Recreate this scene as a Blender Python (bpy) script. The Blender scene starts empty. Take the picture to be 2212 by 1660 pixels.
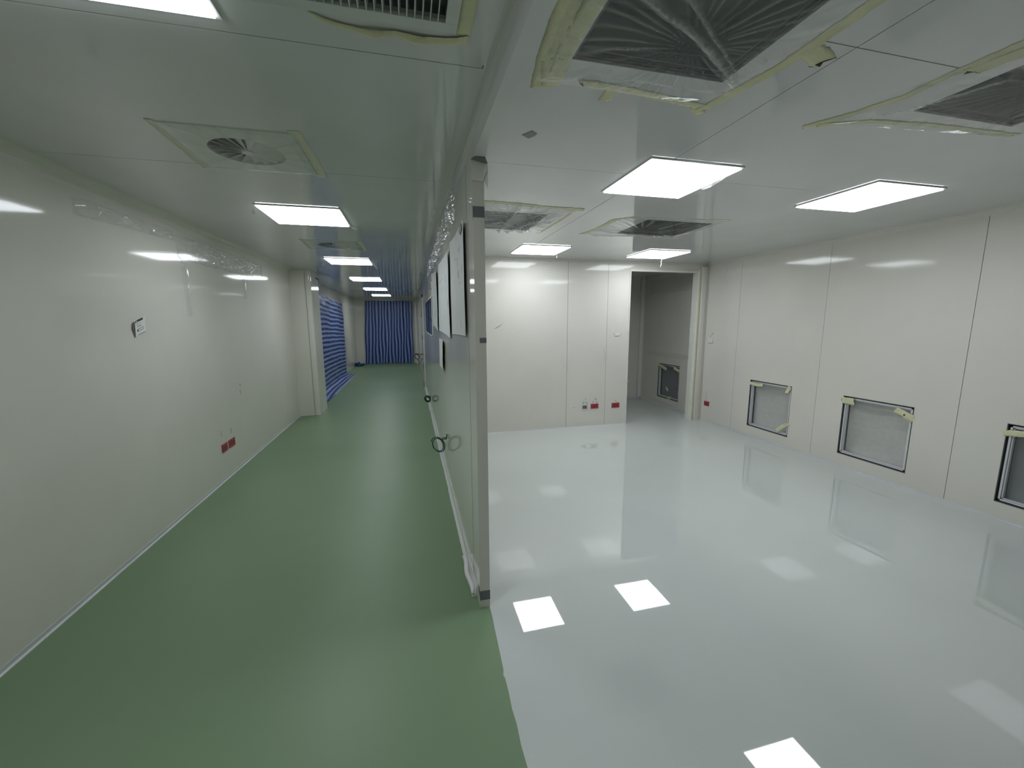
import bpy, math, random
from mathutils import Vector, Matrix, noise
random.seed(7)
C = bpy.context.scene
COL = C.collection

# ------------------------------------------------------------------ camera, world, exposure
H = 2.60                                  # ceiling height
F_PX, YAW, PITCH, ROLL, EYE = 883.68, 0.2425, -0.153, -0.0049, 1.6931
cam = bpy.data.objects.new('camera', bpy.data.cameras.new('camera'))
COL.objects.link(cam)
cam.data.sensor_fit = 'HORIZONTAL'
cam.data.sensor_width = 36.0
cam.data.lens = 36.0 * F_PX / 2212.0
cam.data.clip_start = 0.05
cam.data.clip_end = 100
_cy, _sy, _cp, _sp = math.cos(YAW), math.sin(YAW), math.cos(PITCH), math.sin(PITCH)
_F = Vector((_sy * _cp, _cy * _cp, _sp)); _R = Vector((_cy, -_sy, 0)); _U = _R.cross(_F)
_R2 = _R * math.cos(ROLL) + _U * math.sin(ROLL)
_U2 = -_R * math.sin(ROLL) + _U * math.cos(ROLL)
cam.matrix_world = Matrix(((_R2.x, _U2.x, -_F.x, 0), (_R2.y, _U2.y, -_F.y, 0),
                           (_R2.z, _U2.z, -_F.z, EYE), (0, 0, 0, 1)))
C.camera = cam

w = bpy.data.worlds.new('world'); C.world = w; w.use_nodes = True
w.node_tree.nodes['Background'].inputs[0].default_value = (0.55, 0.6, 0.62, 1)
w.node_tree.nodes['Background'].inputs[1].default_value = 0.02

C.view_settings.view_transform = 'Standard'
C.view_settings.look = 'None'
C.view_settings.gamma = 1
C.view_settings.exposure = 0.0
C.view_settings.use_curve_mapping = False
C.cycles.max_bounces = 12
C.cycles.diffuse_bounces = 6
C.cycles.glossy_bounces = 5
C.cycles.transparent_max_bounces = 16
C.cycles.sample_clamp_indirect = 6
C.cycles.use_denoising = True
LIGHT_RADIANCE = 13.0                     # ceiling panel diffusers

# ------------------------------------------------------------------ materials
def nd(m, t, **k):
    n = m.node_tree.nodes.new(t)
    for a, b in k.items(): setattr(n, a, b)
    return n

def mat(name, col, rough=0.5, metal=0.0, spec=0.5, bump=0.0, bscale=20, mottle=0.0, mscale=2.0, coat=0.0):
    m = bpy.data.materials.new(name); m.use_nodes = True
    b = m.node_tree.nodes['Principled BSDF']; L = m.node_tree.links
    b.inputs['Base Color'].default_value = (*col, 1)
    b.inputs['Roughness'].default_value = rough
    b.inputs['Metallic'].default_value = metal
    b.inputs['Specular IOR Level'].default_value = spec
    b.inputs['Coat Weight'].default_value = coat
    b.inputs['Coat Roughness'].default_value = 0.05
    tc = nd(m, 'ShaderNodeNewGeometry')
    if mottle:
        n = nd(m, 'ShaderNodeTexNoise'); n.inputs['Scale'].default_value = mscale; n.inputs['Detail'].default_value = 5
        L.new(tc.outputs['Position'], n.inputs['Vector'])
        mp = nd(m, 'ShaderNodeMapRange'); mp.inputs[1].default_value = 0.3; mp.inputs[2].default_value = 0.7
        mp.inputs[3].default_value = 1 - mottle; mp.inputs[4].default_value = 1 + mottle
        L.new(n.outputs['Fac'], mp.inputs[0])
        mx = nd(m, 'ShaderNodeVectorMath', operation='SCALE'); mx.inputs[0].default_value = col
        L.new(mp.outputs[0], mx.inputs['Scale']); L.new(mx.outputs[0], b.inputs['Base Color'])
    if bump:
        n = nd(m, 'ShaderNodeTexNoise'); n.inputs['Scale'].default_value = bscale; n.inputs['Detail'].default_value = 2
        L.new(tc.outputs['Position'], n.inputs['Vector'])
        bp = nd(m, 'ShaderNodeBump'); bp.inputs['Strength'].default_value = 1.0; bp.inputs['Distance'].default_value = bump
        L.new(n.outputs['Fac'], bp.inputs['Height']); L.new(bp.outputs[0], b.inputs['Normal'])
    return m

WALLC = (0.705, 0.69, 0.625)
M = {}
M['wall'] = mat('painted_steel_wall', WALLC, 0.07, spec=0.36, bump=0.0006, bscale=1.6, mottle=0.03, mscale=1.3)
M['ceiling'] = mat('painted_steel_ceiling', (0.64, 0.645, 0.645), 0.07, spec=0.5, bump=0.0004, bscale=1.3, mottle=0.03)
M['trim'] = mat('white_trim', (0.78, 0.775, 0.71), 0.2)
M['green'] = mat('green_epoxy', (0.182, 0.270, 0.155), 0.40, spec=0.35, bump=0.0006, bscale=3, mottle=0.05, mscale=0.8)
M['grey'] = mat('grey_epoxy', (0.60, 0.635, 0.61), 0.02, spec=1.0, bump=0.0003, bscale=1.8, mottle=0.03, mscale=0.9)
M['skirt'] = mat('white_skirting', (0.70, 0.70, 0.69), 0.3)
M['alu'] = mat('brushed_aluminium', (0.70, 0.71, 0.74), 0.3, metal=0.3)
M['darkgap'] = mat('dark_rubber', (0.085, 0.088, 0.09), 0.6)
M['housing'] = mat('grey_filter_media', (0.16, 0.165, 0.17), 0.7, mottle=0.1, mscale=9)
M['board'] = mat('grey_backing_board', (0.50, 0.50, 0.475), 0.45, mottle=0.05, mscale=20)
M['board_dark'] = mat('dark_backing_board', (0.20, 0.215, 0.225), 0.35)
M_TAPE_PALE = mat('pale_masking_tape', (0.66, 0.65, 0.53), 0.6, bump=0.002, bscale=60)
M['tape_pale'] = M_TAPE_PALE
M['tape'] = mat('masking_tape', (0.66, 0.645, 0.42), 0.65, bump=0.002, bscale=60, mottle=0.08, mscale=14)
M['greytape'] = mat('grey_tape', (0.16, 0.17, 0.185), 0.4)
M['red'] = mat('red_tape', (0.36, 0.035, 0.05), 0.4, mottle=0.15, mscale=30)
M['redb'] = mat('brown_red_tape', (0.33, 0.06, 0.055), 0.45, mottle=0.15, mscale=30)
M['black'] = mat('black_ink', (0.03, 0.03, 0.035), 0.6)
M['ink'] = mat('grey_ink', (0.20, 0.20, 0.20), 0.7)
M['faintink'] = mat('faint_pencil', (0.42, 0.43, 0.43), 0.7)
M['cable'] = mat('dark_green_cable', (0.02, 0.045, 0.035), 0.35)
M['paper'] = mat('white_paper', (0.70, 0.72, 0.72), 0.6, mottle=0.04, mscale=8)
M['plate'] = mat('white_plastic_plate', (0.75, 0.75, 0.72), 0.3)
M['gsocket'] = mat('dark_socket', (0.12, 0.12, 0.125), 0.4)
M['vane'] = mat('white_diffuser_vane', (0.62, 0.64, 0.62), 0.3)
M['frame'] = mat('white_grille_frame', (0.62, 0.64, 0.61), 0.3)
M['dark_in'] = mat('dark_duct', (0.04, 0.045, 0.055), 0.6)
M['bluebag'] = mat('blue_plastic_bag', (0.02, 0.055, 0.22), 0.3, bump=0.01, bscale=14)
M['pane'] = mat('dark_window_glass', (0.03, 0.045, 0.08), 0.03, spec=0.8)
M['sealant'] = mat('grey_joint_sealant', (0.06, 0.06, 0.058), 0.6)
M['brown'] = mat('brown_seal', (0.30, 0.19, 0.12), 0.6)

def emis(name, col, s):
    m = bpy.data.materials.new(name); m.use_nodes = True
    nt = m.node_tree; nt.nodes.clear()
    e = nt.nodes.new('ShaderNodeEmission'); e.inputs[0].default_value = (*col, 1); e.inputs[1].default_value = s
    o = nt.nodes.new('ShaderNodeOutputMaterial'); nt.links.new(e.outputs[0], o.inputs[0])
    return m
M['lamp'] = emis('lit_diffuser', (0.89, 0.94, 1.0), LIGHT_RADIANCE)

def film_mat(name, veil, creasev, gloss=0.5, tint=(0.75, 0.77, 0.77)):
    m = bpy.data.materials.new(name); m.use_nodes = True
    nt = m.node_tree; nt.nodes.clear(); L = nt.links
    tr = nt.nodes.new('ShaderNodeBsdfTransparent')
    df = nt.nodes.new('ShaderNodeBsdfDiffuse'); df.inputs[0].default_value = (*tint, 1)
    at = nt.nodes.new('ShaderNodeAttribute'); at.attribute_name = 'crease'
    mp = nt.nodes.new('ShaderNodeMapRange'); mp.inputs[3].default_value = veil; mp.inputs[4].default_value = creasev
    L.new(at.outputs['Fac'], mp.inputs[0])
    m1 = nt.nodes.new('ShaderNodeMixShader'); L.new(mp.outputs[0], m1.inputs[0]); L.new(tr.outputs[0], m1.inputs[1]); L.new(df.outputs[0], m1.inputs[2])
    gl = nt.nodes.new('ShaderNodeBsdfGlossy'); gl.inputs['Roughness'].default_value = 0.08
    lw = nt.nodes.new('ShaderNodeLayerWeight'); lw.inputs[0].default_value = 0.5
    pw = nt.nodes.new('ShaderNodeMath'); pw.operation = 'POWER'; pw.inputs[1].default_value = 4.0
    L.new(lw.outputs['Facing'], pw.inputs[0])
    ml = nt.nodes.new('ShaderNodeMath'); ml.operation = 'MULTIPLY_ADD'; ml.inputs[1].default_value = gloss; ml.inputs[2].default_value = 0.035
    L.new(pw.outputs[0], ml.inputs[0])
    m2 = nt.nodes.new('ShaderNodeMixShader'); L.new(ml.outputs[0], m2.inputs[0]); L.new(m1.outputs[0], m2.inputs[1]); L.new(gl.outputs[0], m2.inputs[2])
    o = nt.nodes.new('ShaderNodeOutputMaterial'); L.new(m2.outputs[0], o.inputs[0])
    return m
M['film'] = film_mat('clear_plastic_film', 0.035, 0.75, 0.5)
M['filmv'] = film_mat('hazy_plastic_film', 0.10, 0.75, 0.6)

def stripe_mat(name, axis, period, c1, c2, duty=0.5):
    m = bpy.data.materials.new(name); m.use_nodes = True
    nt = m.node_tree; L = nt.links; b = nt.nodes['Principled BSDF']; b.inputs['Roughness'].default_value = 0.38
    uv = nt.nodes.new('ShaderNodeAttribute'); uv.attribute_name = 'cloth'
    s = nt.nodes.new('ShaderNodeSeparateXYZ'); L.new(uv.outputs['Vector'], s.inputs[0])
    n = nt.nodes.new('ShaderNodeTexNoise'); n.inputs['Scale'].default_value = 3
    L.new(uv.outputs['Vector'], n.inputs['Vector'])
    d = nt.nodes.new('ShaderNodeMath'); d.operation = 'DIVIDE'; d.inputs[1].default_value = period; L.new(s.outputs[axis], d.inputs[0])
    ad = nt.nodes.new('ShaderNodeMath'); ad.operation = 'MULTIPLY_ADD'; ad.inputs[1].default_value = 0.25
    L.new(n.outputs['Fac'], ad.inputs[0]); L.new(d.outputs[0], ad.inputs[2])
    fr = nt.nodes.new('ShaderNodeMath'); fr.operation = 'FRACT'; L.new(ad.outputs[0], fr.inputs[0])
    gt = nt.nodes.new('ShaderNodeMapRange'); gt.inputs[1].default_value = duty - 0.02; gt.inputs[2].default_value = duty + 0.02
    L.new(fr.outputs[0], gt.inputs[0])
    mx = nt.nodes.new('ShaderNodeMix'); mx.data_type = 'RGBA'
    mx.inputs[6].default_value = (*c1, 1); mx.inputs[7].default_value = (*c2, 1)
    L.new(gt.outputs[0], mx.inputs[0]); L.new(mx.outputs[2], b.inputs['Base Color'])
    return m
NAVY, GREYBLUE = (0.018, 0.042, 0.215), (0.26, 0.34, 0.54)
M['stripe_v'] = stripe_mat('striped_sheet_vertical', 0, 0.118, NAVY, GREYBLUE, 0.55)
M['stripe_h'] = stripe_mat('striped_sheet_horizontal', 1, 0.118, NAVY, GREYBLUE, 0.5)

# ------------------------------------------------------------------ object helpers
def tag(o, label=None, cat=None, group=None, kind=None):
    if label: o['label'] = label
    if cat: o['category'] = cat
    if group: o['group'] = group
    if kind: o['kind'] = kind
    return o

def empty(name, loc, label, cat, group=None):
    o = bpy.data.objects.new(name, None); COL.objects.link(o); o.location = loc
    o.empty_display_size = 0.05
    return tag(o, label, cat, group)

class MB:
    """collects geometry in world coordinates; build() links one mesh object"""
    def __init__(s): s.v = []; s.f = []; s.at = {}
    def add(s, vs, fs):
        k = len(s.v); s.v += [tuple(p) for p in vs]; s.f += [tuple(i + k for i in f) for f in fs]; return s
    def box(s, x0, x1, y0, y1, z0, z1):
        if x0 > x1: x0, x1 = x1, x0
        if y0 > y1: y0, y1 = y1, y0
        if z0 > z1: z0, z1 = z1, z0
        return s.add([(x0,y0,z0),(x1,y0,z0),(x1,y1,z0),(x0,y1,z0),(x0,y0,z1),(x1,y0,z1),(x1,y1,z1),(x0,y1,z1)],
                     [(0,3,2,1),(4,5,6,7),(0,1,5,4),(1,2,6,5),(2,3,7,6),(3,0,4,7)])
    def prism(s, pts, d):
        """pts: closed loop of 3D points, extruded by vector d"""
        n = len(pts); d = Vector(d)
        vs = [Vector(p) for p in pts] + [Vector(p) + d for p in pts]
        fs = [tuple(range(n))[::-1], tuple(range(n, 2 * n))] + [(i, (i + 1) % n, n + (i + 1) % n, n + i) for i in range(n)]
        return s.add(vs, fs)
    def tube(s, pts, r, seg=8):
        pts = [Vector(p) for p in pts]; vs = []; fs = []
        up = Vector((0.13, 0.31, 0.94)).normalized()
        for i, p in enumerate(pts):
            t = (pts[min(i + 1, len(pts) - 1)] - pts[max(i - 1, 0)])
            t = t.normalized() if t.length > 1e-9 else Vector((1, 0, 0))
            a = t.cross(up)
            if a.length < 1e-3: a = t.cross(Vector((1, 0, 0)))
            a.normalize(); b = t.cross(a)
            rr = r[i] if isinstance(r, (list, tuple)) else r
            for k in range(seg):
                q = 2 * math.pi * k / seg; vs.append(p + (a * math.cos(q) + b * math.sin(q)) * rr)
        for i in range(len(pts) - 1):
            for k in range(seg):
                fs.append((i*seg+k, i*seg+(k+1)%seg, (i+1)*seg+(k+1)%seg, (i+1)*seg+k))
        fs.append(tuple(range(seg))[::-1]); fs.append(tuple(range((len(pts)-1)*seg, len(pts)*seg)))
        return s.add(vs, fs)
    def build(s, name, m, parent=None, smooth=False, bevel=0, attrs=None):
        off = Vector((0, 0, 0))
        q = parent
        while q is not None: off += q.location; q = q.parent
        me = bpy.data.meshes.new(name)
        me.from_pydata([tuple(Vector(p) - off) for p in s.v], [], s.f)
        me.materials.append(m); me.update()
        if smooth:
            for p in me.polygons: p.use_smooth = True
        if attrs:
            for n, (ty, vals) in attrs.items():
                a = me.attributes.new(n, ty, 'POINT')
                if ty == 'FLOAT': a.data.foreach_set('value', vals)
                else: a.data.foreach_set('vector', [c for v in vals for c in v])
        o = bpy.data.objects.new(name, me); COL.objects.link(o)
        if parent is not None: o.parent = parent
        if bevel:
            b = o.modifiers.new('bevel', 'BEVEL'); b.width = bevel; b.segments = 3; b.limit_method = 'ANGLE'
        return o

def top(name, mb, m, label, cat, group=None, loc=None, **k):
    """a one-mesh thing whose origin sits on it"""
    c = Vector(loc) if loc else sum((Vector(v) for v in mb.v), Vector()) / len(mb.v)
    mb.v = [tuple(Vector(v) - c) for v in mb.v]
    o = mb.build(name, m, **k); o.location = c
    return tag(o, label, cat, group)

def copy_tree(o, delta, parent=None):
    c = o.copy(); COL.objects.link(c)
    if parent is not None: c.parent = parent
    else: c.location = o.location + Vector(delta)
    for ch in [x for x in o.children]: copy_tree(ch, delta, c)
    return c

def struct(name, mb, m, parent=None, **k):
    o = mb.build(name, m, parent, **k)
    if parent is None: o['kind'] = 'structure'
    return o

# surfaces: map (u, v, n) -> world; n points into the room
XL, XP, XPR, XR, YF = -1.998, 0.340, 0.400, 4.793, 5.938
def S_ceil(u, v, n): return Vector((u, v, H - n))
def S_left(u, v, n): return Vector((XL + n, u, v))
def S_part(u, v, n): return Vector((XP - n, u, v))
def S_right(u, v, n): return Vector((XR - n, u, v))
def S_right2(u, v, n): return Vector((4.88 - n, u, v))
def S_far(u, v, n): return Vector((u, YF - n, v))
def S_jamb(u, v, n): return Vector((u, 2.191 - n, v))

def rects(u0, u1, v0, v1, holes):
    """cells of a rectangle minus rectangular holes, merged along v"""
    us = sorted({u0, u1} | {min(max(h[0], u0), u1) for h in holes} | {min(max(h[1], u0), u1) for h in holes})
    out = []
    for a, b in zip(us, us[1:]):
        if b - a < 1e-6: continue
        hs = sorted((h[2], h[3]) for h in holes if h[0] < (a + b) / 2 < h[1])
        y = v0
        for p, q in hs:
            if p > y: out.append((a, b, y, p))
            y = max(y, q)
        if y < v1: out.append((a, b, y, v1))
    return out

def ribbon(mb, S, pts, width, thick=0.0008, jag=0.004, lift=0.002, step=0.012, taper=None, seed=0):
    """strip of tape lying on surface S along pts"""
    P = [Vector((p[0], p[1], 0)) for p in pts]; path = []
    for a, b in zip(P, P[1:]):
        n = max(2, int((b - a).length / step))
        path += [a.lerp(b, i / n) for i in range(n)]
    path.append(P[-1]); n = len(path)
    rnd = random.Random(seed); lift *= .4
    vs = []; fs = []; K = 5
    for i, p in enumerate(path):
        t = (path[min(i + 1, n - 1)] - path[max(i - 1, 0)]).normalized(); s = Vector((-t.y, t.x, 0))
        wd = width * (1 if not taper else (taper[0] + (taper[1] - taper[0]) * i / max(1, n - 1)))
        e = t * ((rnd.random() - .5) * jag * 3 if i in (0, n - 1) else 0)
        for k in range(K):
            c = (k / (K - 1) - .5) * wd
            j = (rnd.random() - .5) * jag if k in (0, K - 1) else 0
            q = p + s * (c + j) + (t * (rnd.random() - .5) * jag * 4 if i in (0, n - 1) else e)
            h = thick + lift * (0.5 + 0.5 * noise.noise(Vector((q.x * 18 + seed, q.y * 18, k * .6)))) + (lift * .8 if k in (0, 4) else 0) * rnd.random()
            vs.append(S(q.x, q.y, h))
    m0 = len(vs)
    for i in range(n):
        for k in (0, K - 1):
            q = vs[i * K + k]; a = S(0, 0, 0); nn = (S(0, 0, 1) - a)
            dd = (q - a).dot(nn)
            vs.append(q - nn * (dd - 0.0002))
    for i in range(n - 1):
        for k in range(K - 1):
            fs.append((i*K+k, i*K+k+1, (i+1)*K+k+1, (i+1)*K+k))
        fs.append((i*K, (i+1)*K, m0+2*(i+1), m0+2*i))
        fs.append((i*K+K-1, m0+2*i+1, m0+2*(i+1)+1, (i+1)*K+K-1))
        fs.append((m0+2*i, m0+2*(i+1), m0+2*(i+1)+1, m0+2*i+1))
    fs.append((0, m0, m0 + 1, 4, 3, 2, 1)); e = (n - 1) * K
    fs.append((e, e+1, e+2, e+3, e+4, m0+2*(n-1)+1, m0+2*(n-1)))
    return mb.add(vs, fs)

def tape(S, pts, width, parent, name='masking_tape', m='tape', **k):
    mb = MB(); ribbon(mb, S, pts, width, **k)
    return mb.build(name, M[m], parent, smooth=True)

def film(S, quad, nu, nv, hfun, name, m, parent=None, jag=0.006, seed=0, hug=True):
    """wrinkled sheet over the quad (four (u,v) corners, counter-clockwise); hfun(u,v,s,t)->(height, crease)"""
    q = [Vector((a, b, 0)) for a, b in quad]; mb = MB(); cr = []; vs = []; fs = []
    for j in range(nv + 1):
        t = j / nv
        for i in range(nu + 1):
            s = i / nu
            p = q[0].lerp(q[1], s).lerp(q[3].lerp(q[2], s), t)
            e = min(s, 1 - s, t, 1 - t)
            if e < 1e-6: p += Vector((noise.noise(Vector((p.x * 25, p.y * 25, seed))), noise.noise(Vector((p.x * 25, p.y * 25, seed + 9))), 0)) * jag
            h, c = hfun(p.x, p.y, s, t)
            if hug: h = 0.002 + h * min(1, e * 14)
            vs.append(S(p.x, p.y, h)); cr.append(max(0, min(1, c)))
    for j in range(nv):
        for i in range(nu):
            a = j * (nu + 1) + i; fs.append((a, a + 1, a + nu + 2, a + nu + 1))
    mb.add(vs, fs)
    return mb.build(name, M[m], parent, smooth=True, attrs={'crease': ('FLOAT', cr)})

def ridge(x, p=6): return max(0.0, 1 - abs(x)) ** p

# ================================================================== STRUCTURE
Y0, YE = -2.6, 17.42
# floors: green corridor coat (a hair higher) over the slab, grey room coat
edge = [(0.369, Y0), (0.369, 0.6), (0.366, 0.9), (0.372, 1.15), (0.369, 1.27), (0.367, 1.36), (0.372, 1.45), (0.369, 1.52), (0.374, 1.60), (0.375, 1.68), (0.370, 1.70), (0.378, 1.73), (0.381, 1.80), (0.386, 1.90), (0.391, 2.02), (0.396, 2.10), (0.397, 2.25), (0.37, 2.30), (0.37, YE)]
mb = MB(); mb.prism([(-2.2, Y0, -0.05)] + [(a, b, -0.05) for a, b in edge] + [(-2.2, YE, -0.05)], (0, 0, 0.0515))
struct('floor', mb, M['green'])
mb = MB(); mb.box(0.30, 4.94, Y0, 8.04, -0.06, 0.0); struct('floor', mb, M['grey'])

# ceilings with openings
lights_c = [(-1.126, 0.935), (-1.126, 3.731), (-1.146, 6.515), (-1.171, 9.30), (-1.19, 12.12), (-1.21, 14.98)]
lights_r = [(1.372, 2.215), (3.071, 2.223), (1.368, 4.925), (3.076, 4.92)]
G = 0.004
hol = [(-1.85, 0.295, 1.620 - G/2, 1.620 + G/2), (-2.0, 0.25, 2.888 - G/2, 2.888 + G/2), (0.294, 0.298, 1.60, 1.622),
       (-0.395, 0.155, 0.88, 1.405)]
rd = [(-0.803, 2.632), (-0.833, 5.452)]
hol += [(x - .2, x + .2, y - .2, y + .2) for x, y in rd]
mb = MB()
for a, b, c, d in rects(-2.2, 0.37, Y0, YE, hol): mb.box(a, b, c, d, H, H + 0.04)
c1 = struct('ceiling', mb, M['ceiling'])
mb = MB(); mb.box(-1.9, 0.30, 1.60, 1.64, H + 0.006, H + 0.0401); mb.box(-2.0, 0.26, 2.87, 2.91, H + 0.006, H + 0.0401); mb.build('joint_sealant', M['sealant'], c1)
filt = [(0.590, 1.212, 0.87, 1.492), (2.195, 2.83, 0.87, 1.482), (0.600, 1.200, 3.53, 4.18), (2.150, 2.85, 3.50, 4.12)]
hol = [(f[0], f[1], f[2], f[3]) for f in filt]
hol += [(1.502, 1.506, Y0, 6.0), (0.45, 2.8, 2.480 - .0015, 2.480 + .0015), (1.34, 2.02, 1.209, 1.213)]
mb = MB()
for a, b, c, d in rects(0.37, 4.94, Y0, 5.998, hol): mb.box(a, b, c, d, H, H + 0.04)
c2 = struct('ceiling', mb, M['ceiling'])
mb = MB(); mb.box(1.49, 1.52, Y0, 6, H + 0.006, H + 0.0401); mb.box(.45, 2.85, 2.47, 2.49, H + 0.007, H + 0.0402); mb.box(1.34, 2.02, 1.20, 1.222, H + 0.008, H + 0.0403); mb.build('joint_sealant', M['sealant'], c2)
mb = MB(); mb.box(2.0, 4.94, 5.998, 8.04, H, H + 0.04); struct('ceiling', mb, M['ceiling'])

# walls
mb = MB(); mb.box(-2.06, XL, Y0, 7.98, 0, H); struct('wall_left', mb, M['wall'])
# pillar with rounded corner at the end of the near left wall
mb = MB(); r = 0.045; x1 = -1.652; y1 = 7.98; pts = [(-2.2, y1 + .0, 0), (-2.2, 8.62, 0), (x1, 8.62, 0)]
for k in range(9):
    q = math.pi / 2 * k / 8; pts.append((x1 - r + r * math.cos(q), y1 + r - r * math.sin(q), 0))
mb.prism(pts[::-1], (0, 0, H)); pil = struct('wall_pillar', mb, M['wall'])
mb = MB(); mb.box(-1.742, -1.738, 7.974, 7.985, 0, 2.56); struct('panel_joint', mb, M['ink'], pil)
mb = MB(); mb.box(-2.2, -2.10, 8.62, YE, 0, H); struct('wall_left', mb, M['wall'])
mb = MB(); mb.box(-2.2, 0.34, YE, YE + .06, 0, H); we = struct('wall_end', mb, M['wall'])
# partition, header, end jamb
mb = MB(); mb.box(XP, XPR, 2.191, YE, 0, H); wp = struct('wall_center', mb, M['wall'])
mb = MB(); mb.box(XP, XPR, Y0, 2.20, 2.50, H); hd = struct('trim_header', mb, M['ceiling'])
# right wall with four square return-air openings and panel joints
niche = [(1.537, 2.222), (2.875, 3.561), (4.219, 4.895)]
hol = [(a, b, .150, .832) for a, b in niche] + [(y - .002, y + .002, 0.0, H) for y in (5.210, 3.886, 2.548, 1.215, -0.12, -1.45)]
mb = MB()
for a, b, c, d in rects(Y0, 5.938, 0, H, hol): mb.box(XR, XR + .05, a, b, c, d)
wr0 = struct('wall_right', mb, M['wall'])
mb = MB()
for y in (5.210, 3.886, 2.548, 1.215, -0.12, -1.45): mb.box(XR + .006, XR + .0501, y - .02, y + .02, 0, H)
mb.build('joint_sealant', M['sealant'], wr0)
mb = MB()
for a, b, c, d in rects(5.938, 8.04, 0, H, [(6.636, 7.316, .155, .838)]): mb.box(4.88, 4.94, a, b, c, d)
struct('wall_right', mb, M['wall'])
# far wall of the room
hol = [(2.346, 2.351, 0, H), (3.008, 3.012, 0, H), (3.39, 4.585, -1, 2.462)]
mb = MB()
for a, b, c, d in rects(XPR, 4.88, 0, H, hol): mb.box(a, b, YF, YF + .06, c, d)
wb = struct('wall_back', mb, M['wall'])
mb = MB(); mb.box(2.33, 2.37, YF + .004, YF + .0601, 0, H); mb.box(2.99, 3.03, YF + .004, YF + .0601, 0, H); mb.build('joint_sealant', M['sealant'], wb)
mb = MB(); mb.box(2.0, 4.90, 7.98, 8.04, 0, H); struct('wall_back', mb, M['wall'])
mb = MB(); mb.box(2.0, 2.06, 5.998, 7.98, 0, H); struct('wall_alcove', mb, M['wall'])
mb = MB(); mb.box(-2.2, 4.94, Y0 - .06, Y0, 0, H); struct('wall_front', mb, M['wall'])

# cove trims between walls and ceiling, skirtings
def cove(xw, sgn, ya, yb, r=0.05, n=6):
    """quarter-round in the corner x = xw (wall), z = H; sgn points into the room"""
    mb = MB(); pts = [(xw, ya, H), (xw, ya, H - r)]
    for k in range(1, n): q = math.pi / 2 * k / n; pts.append((xw + sgn * r * (1 - math.cos(q)), ya, H - r + r * math.sin(q)))
    pts.append((xw + sgn * r, ya, H))
    if sgn > 0: pts = pts[::-1]
    return mb.prism(pts, (0, yb - ya, 0))
struct('trim_cove', cove(XL, 1, Y0, 7.98, .075), M['wall'], smooth=False)
struct('trim_cove', cove(XP, -1, Y0, YE, .035), M['ceiling'])
struct('trim_cove', cove(XR, -1, Y0, 5.9, .05), M['wall'])
mb = MB(); mb.box(XPR, 4.75, YF - .02, YF, H - .035, H); struct('trim_cornice', mb, M['wall'])
mb = MB(); mb.box(-2.1, .34, YE - .02, YE, 2.52, H); struct('trim_cornice', mb, M['wall'])

def skirt(name, S, pts, h, d, m, jag=0.0, seed=1, step=.05):
    """slightly uneven strip of sealant/skirting along the foot of a wall"""
    (a, b) = pts; n = int((b - a) / step); vs = []; fs = []; rnd = random.Random(seed)
    for i in range(n + 1):
        u = a + (b - a) * i / n; j = jag * (noise.noise(Vector((u * 2.3, seed, 0))) + .4 * noise.noise(Vector((u * 9, seed, 0))))
        dd = d + j
        for (nn, z) in ((0.0, 0.0), (dd, 0.0), (dd, 0.004), (max(.004, dd * .35), h * .35), (0.003, h), (0.0, h)):
            vs.append(S(u, z, nn))
    for i in range(n):
        for k in range(6):
            fs.append((i*6+k, i*6+(k+1) % 6, (i+1)*6+(k+1) % 6, (i+1)*6+k))
    fs.append((0, 1, 2, 3, 4, 5)); fs.append(tuple(n * 6 + k for k in range(6))[::-1])
    o = MB().add(vs, fs).build(name, M[m], smooth=False); o['kind'] = 'structure'
    return o
skirt('baseboard_left', S_left, (Y0, 7.98), .035, .012, 'alu', .004)
skirt('baseboard_center', S_part, (2.30, 10.6), .07, .028, 'skirt', .008, 4, .03)
skirt('baseboard_right', S_right, (Y0, 5.66), .024, .012, 'alu', .007, 6)
skirt('baseboard_back', S_far, (XPR, 3.39), .022, .014, 'skirt', .003, 8)
skirt('baseboard_alcove', S_right2, (6.0, 7.98), .035, .012, 'alu', .001, 9)
mb = MB(); mb.box(2.06, 4.87, 7.965, 7.98, 0, .04); struct('baseboard_alcove', mb, M['alu'])
# corner post inside the alcove
mb = MB(); mb.box(4.80, 4.88, 7.93, 7.98, .04, H); struct('trim_post', mb, M['trim'])

# doorway trims: bright left edge, top rail, right post built from stepped profiles
mb = MB(); mb.box(3.378, 3.396, 5.928, 6.0, 0, 2.475); struct('trim_doorway', mb, M['trim'])
mb = MB(); mb.box(3.38, 4.62, 5.922, 5.945, 2.452, 2.478); mb.box(3.39, 4.6, 5.945, 5.999, 2.452, 2.468); struct('trim_doorway', mb, M['trim'])
mb = MB(); mb.box(4.578, 4.612, 5.93, 6.02, 0, 2.4515); mb.box(4.612, 4.65, 5.915, 5.94, 0, 2.5); post = struct('trim_doorway', mb, M['trim'])
mb = MB(); mb.box(4.66, 4.735, 5.88, 5.939, 0, 2.55); mb.box(4.735, 4.79, 5.90, 5.939, 0, 2.55); struct('trim_doorway', mb, M['wall'], bevel=.006)
mb = MB(); mb.box(4.625, 4.643, 5.911, 5.916, .02, 2.44); struct('tape_strip', mb, M['tape'], post)

# panel joint lines on the corridor side of the partition and end-jamb tapes
mb = MB()
for y in (2.43,): mb.box(XP - .0008, XP + .001, y - .002, y + .002, 0.03, H - .05)
struct('panel_joint', mb, M['ink'], wp)

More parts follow.
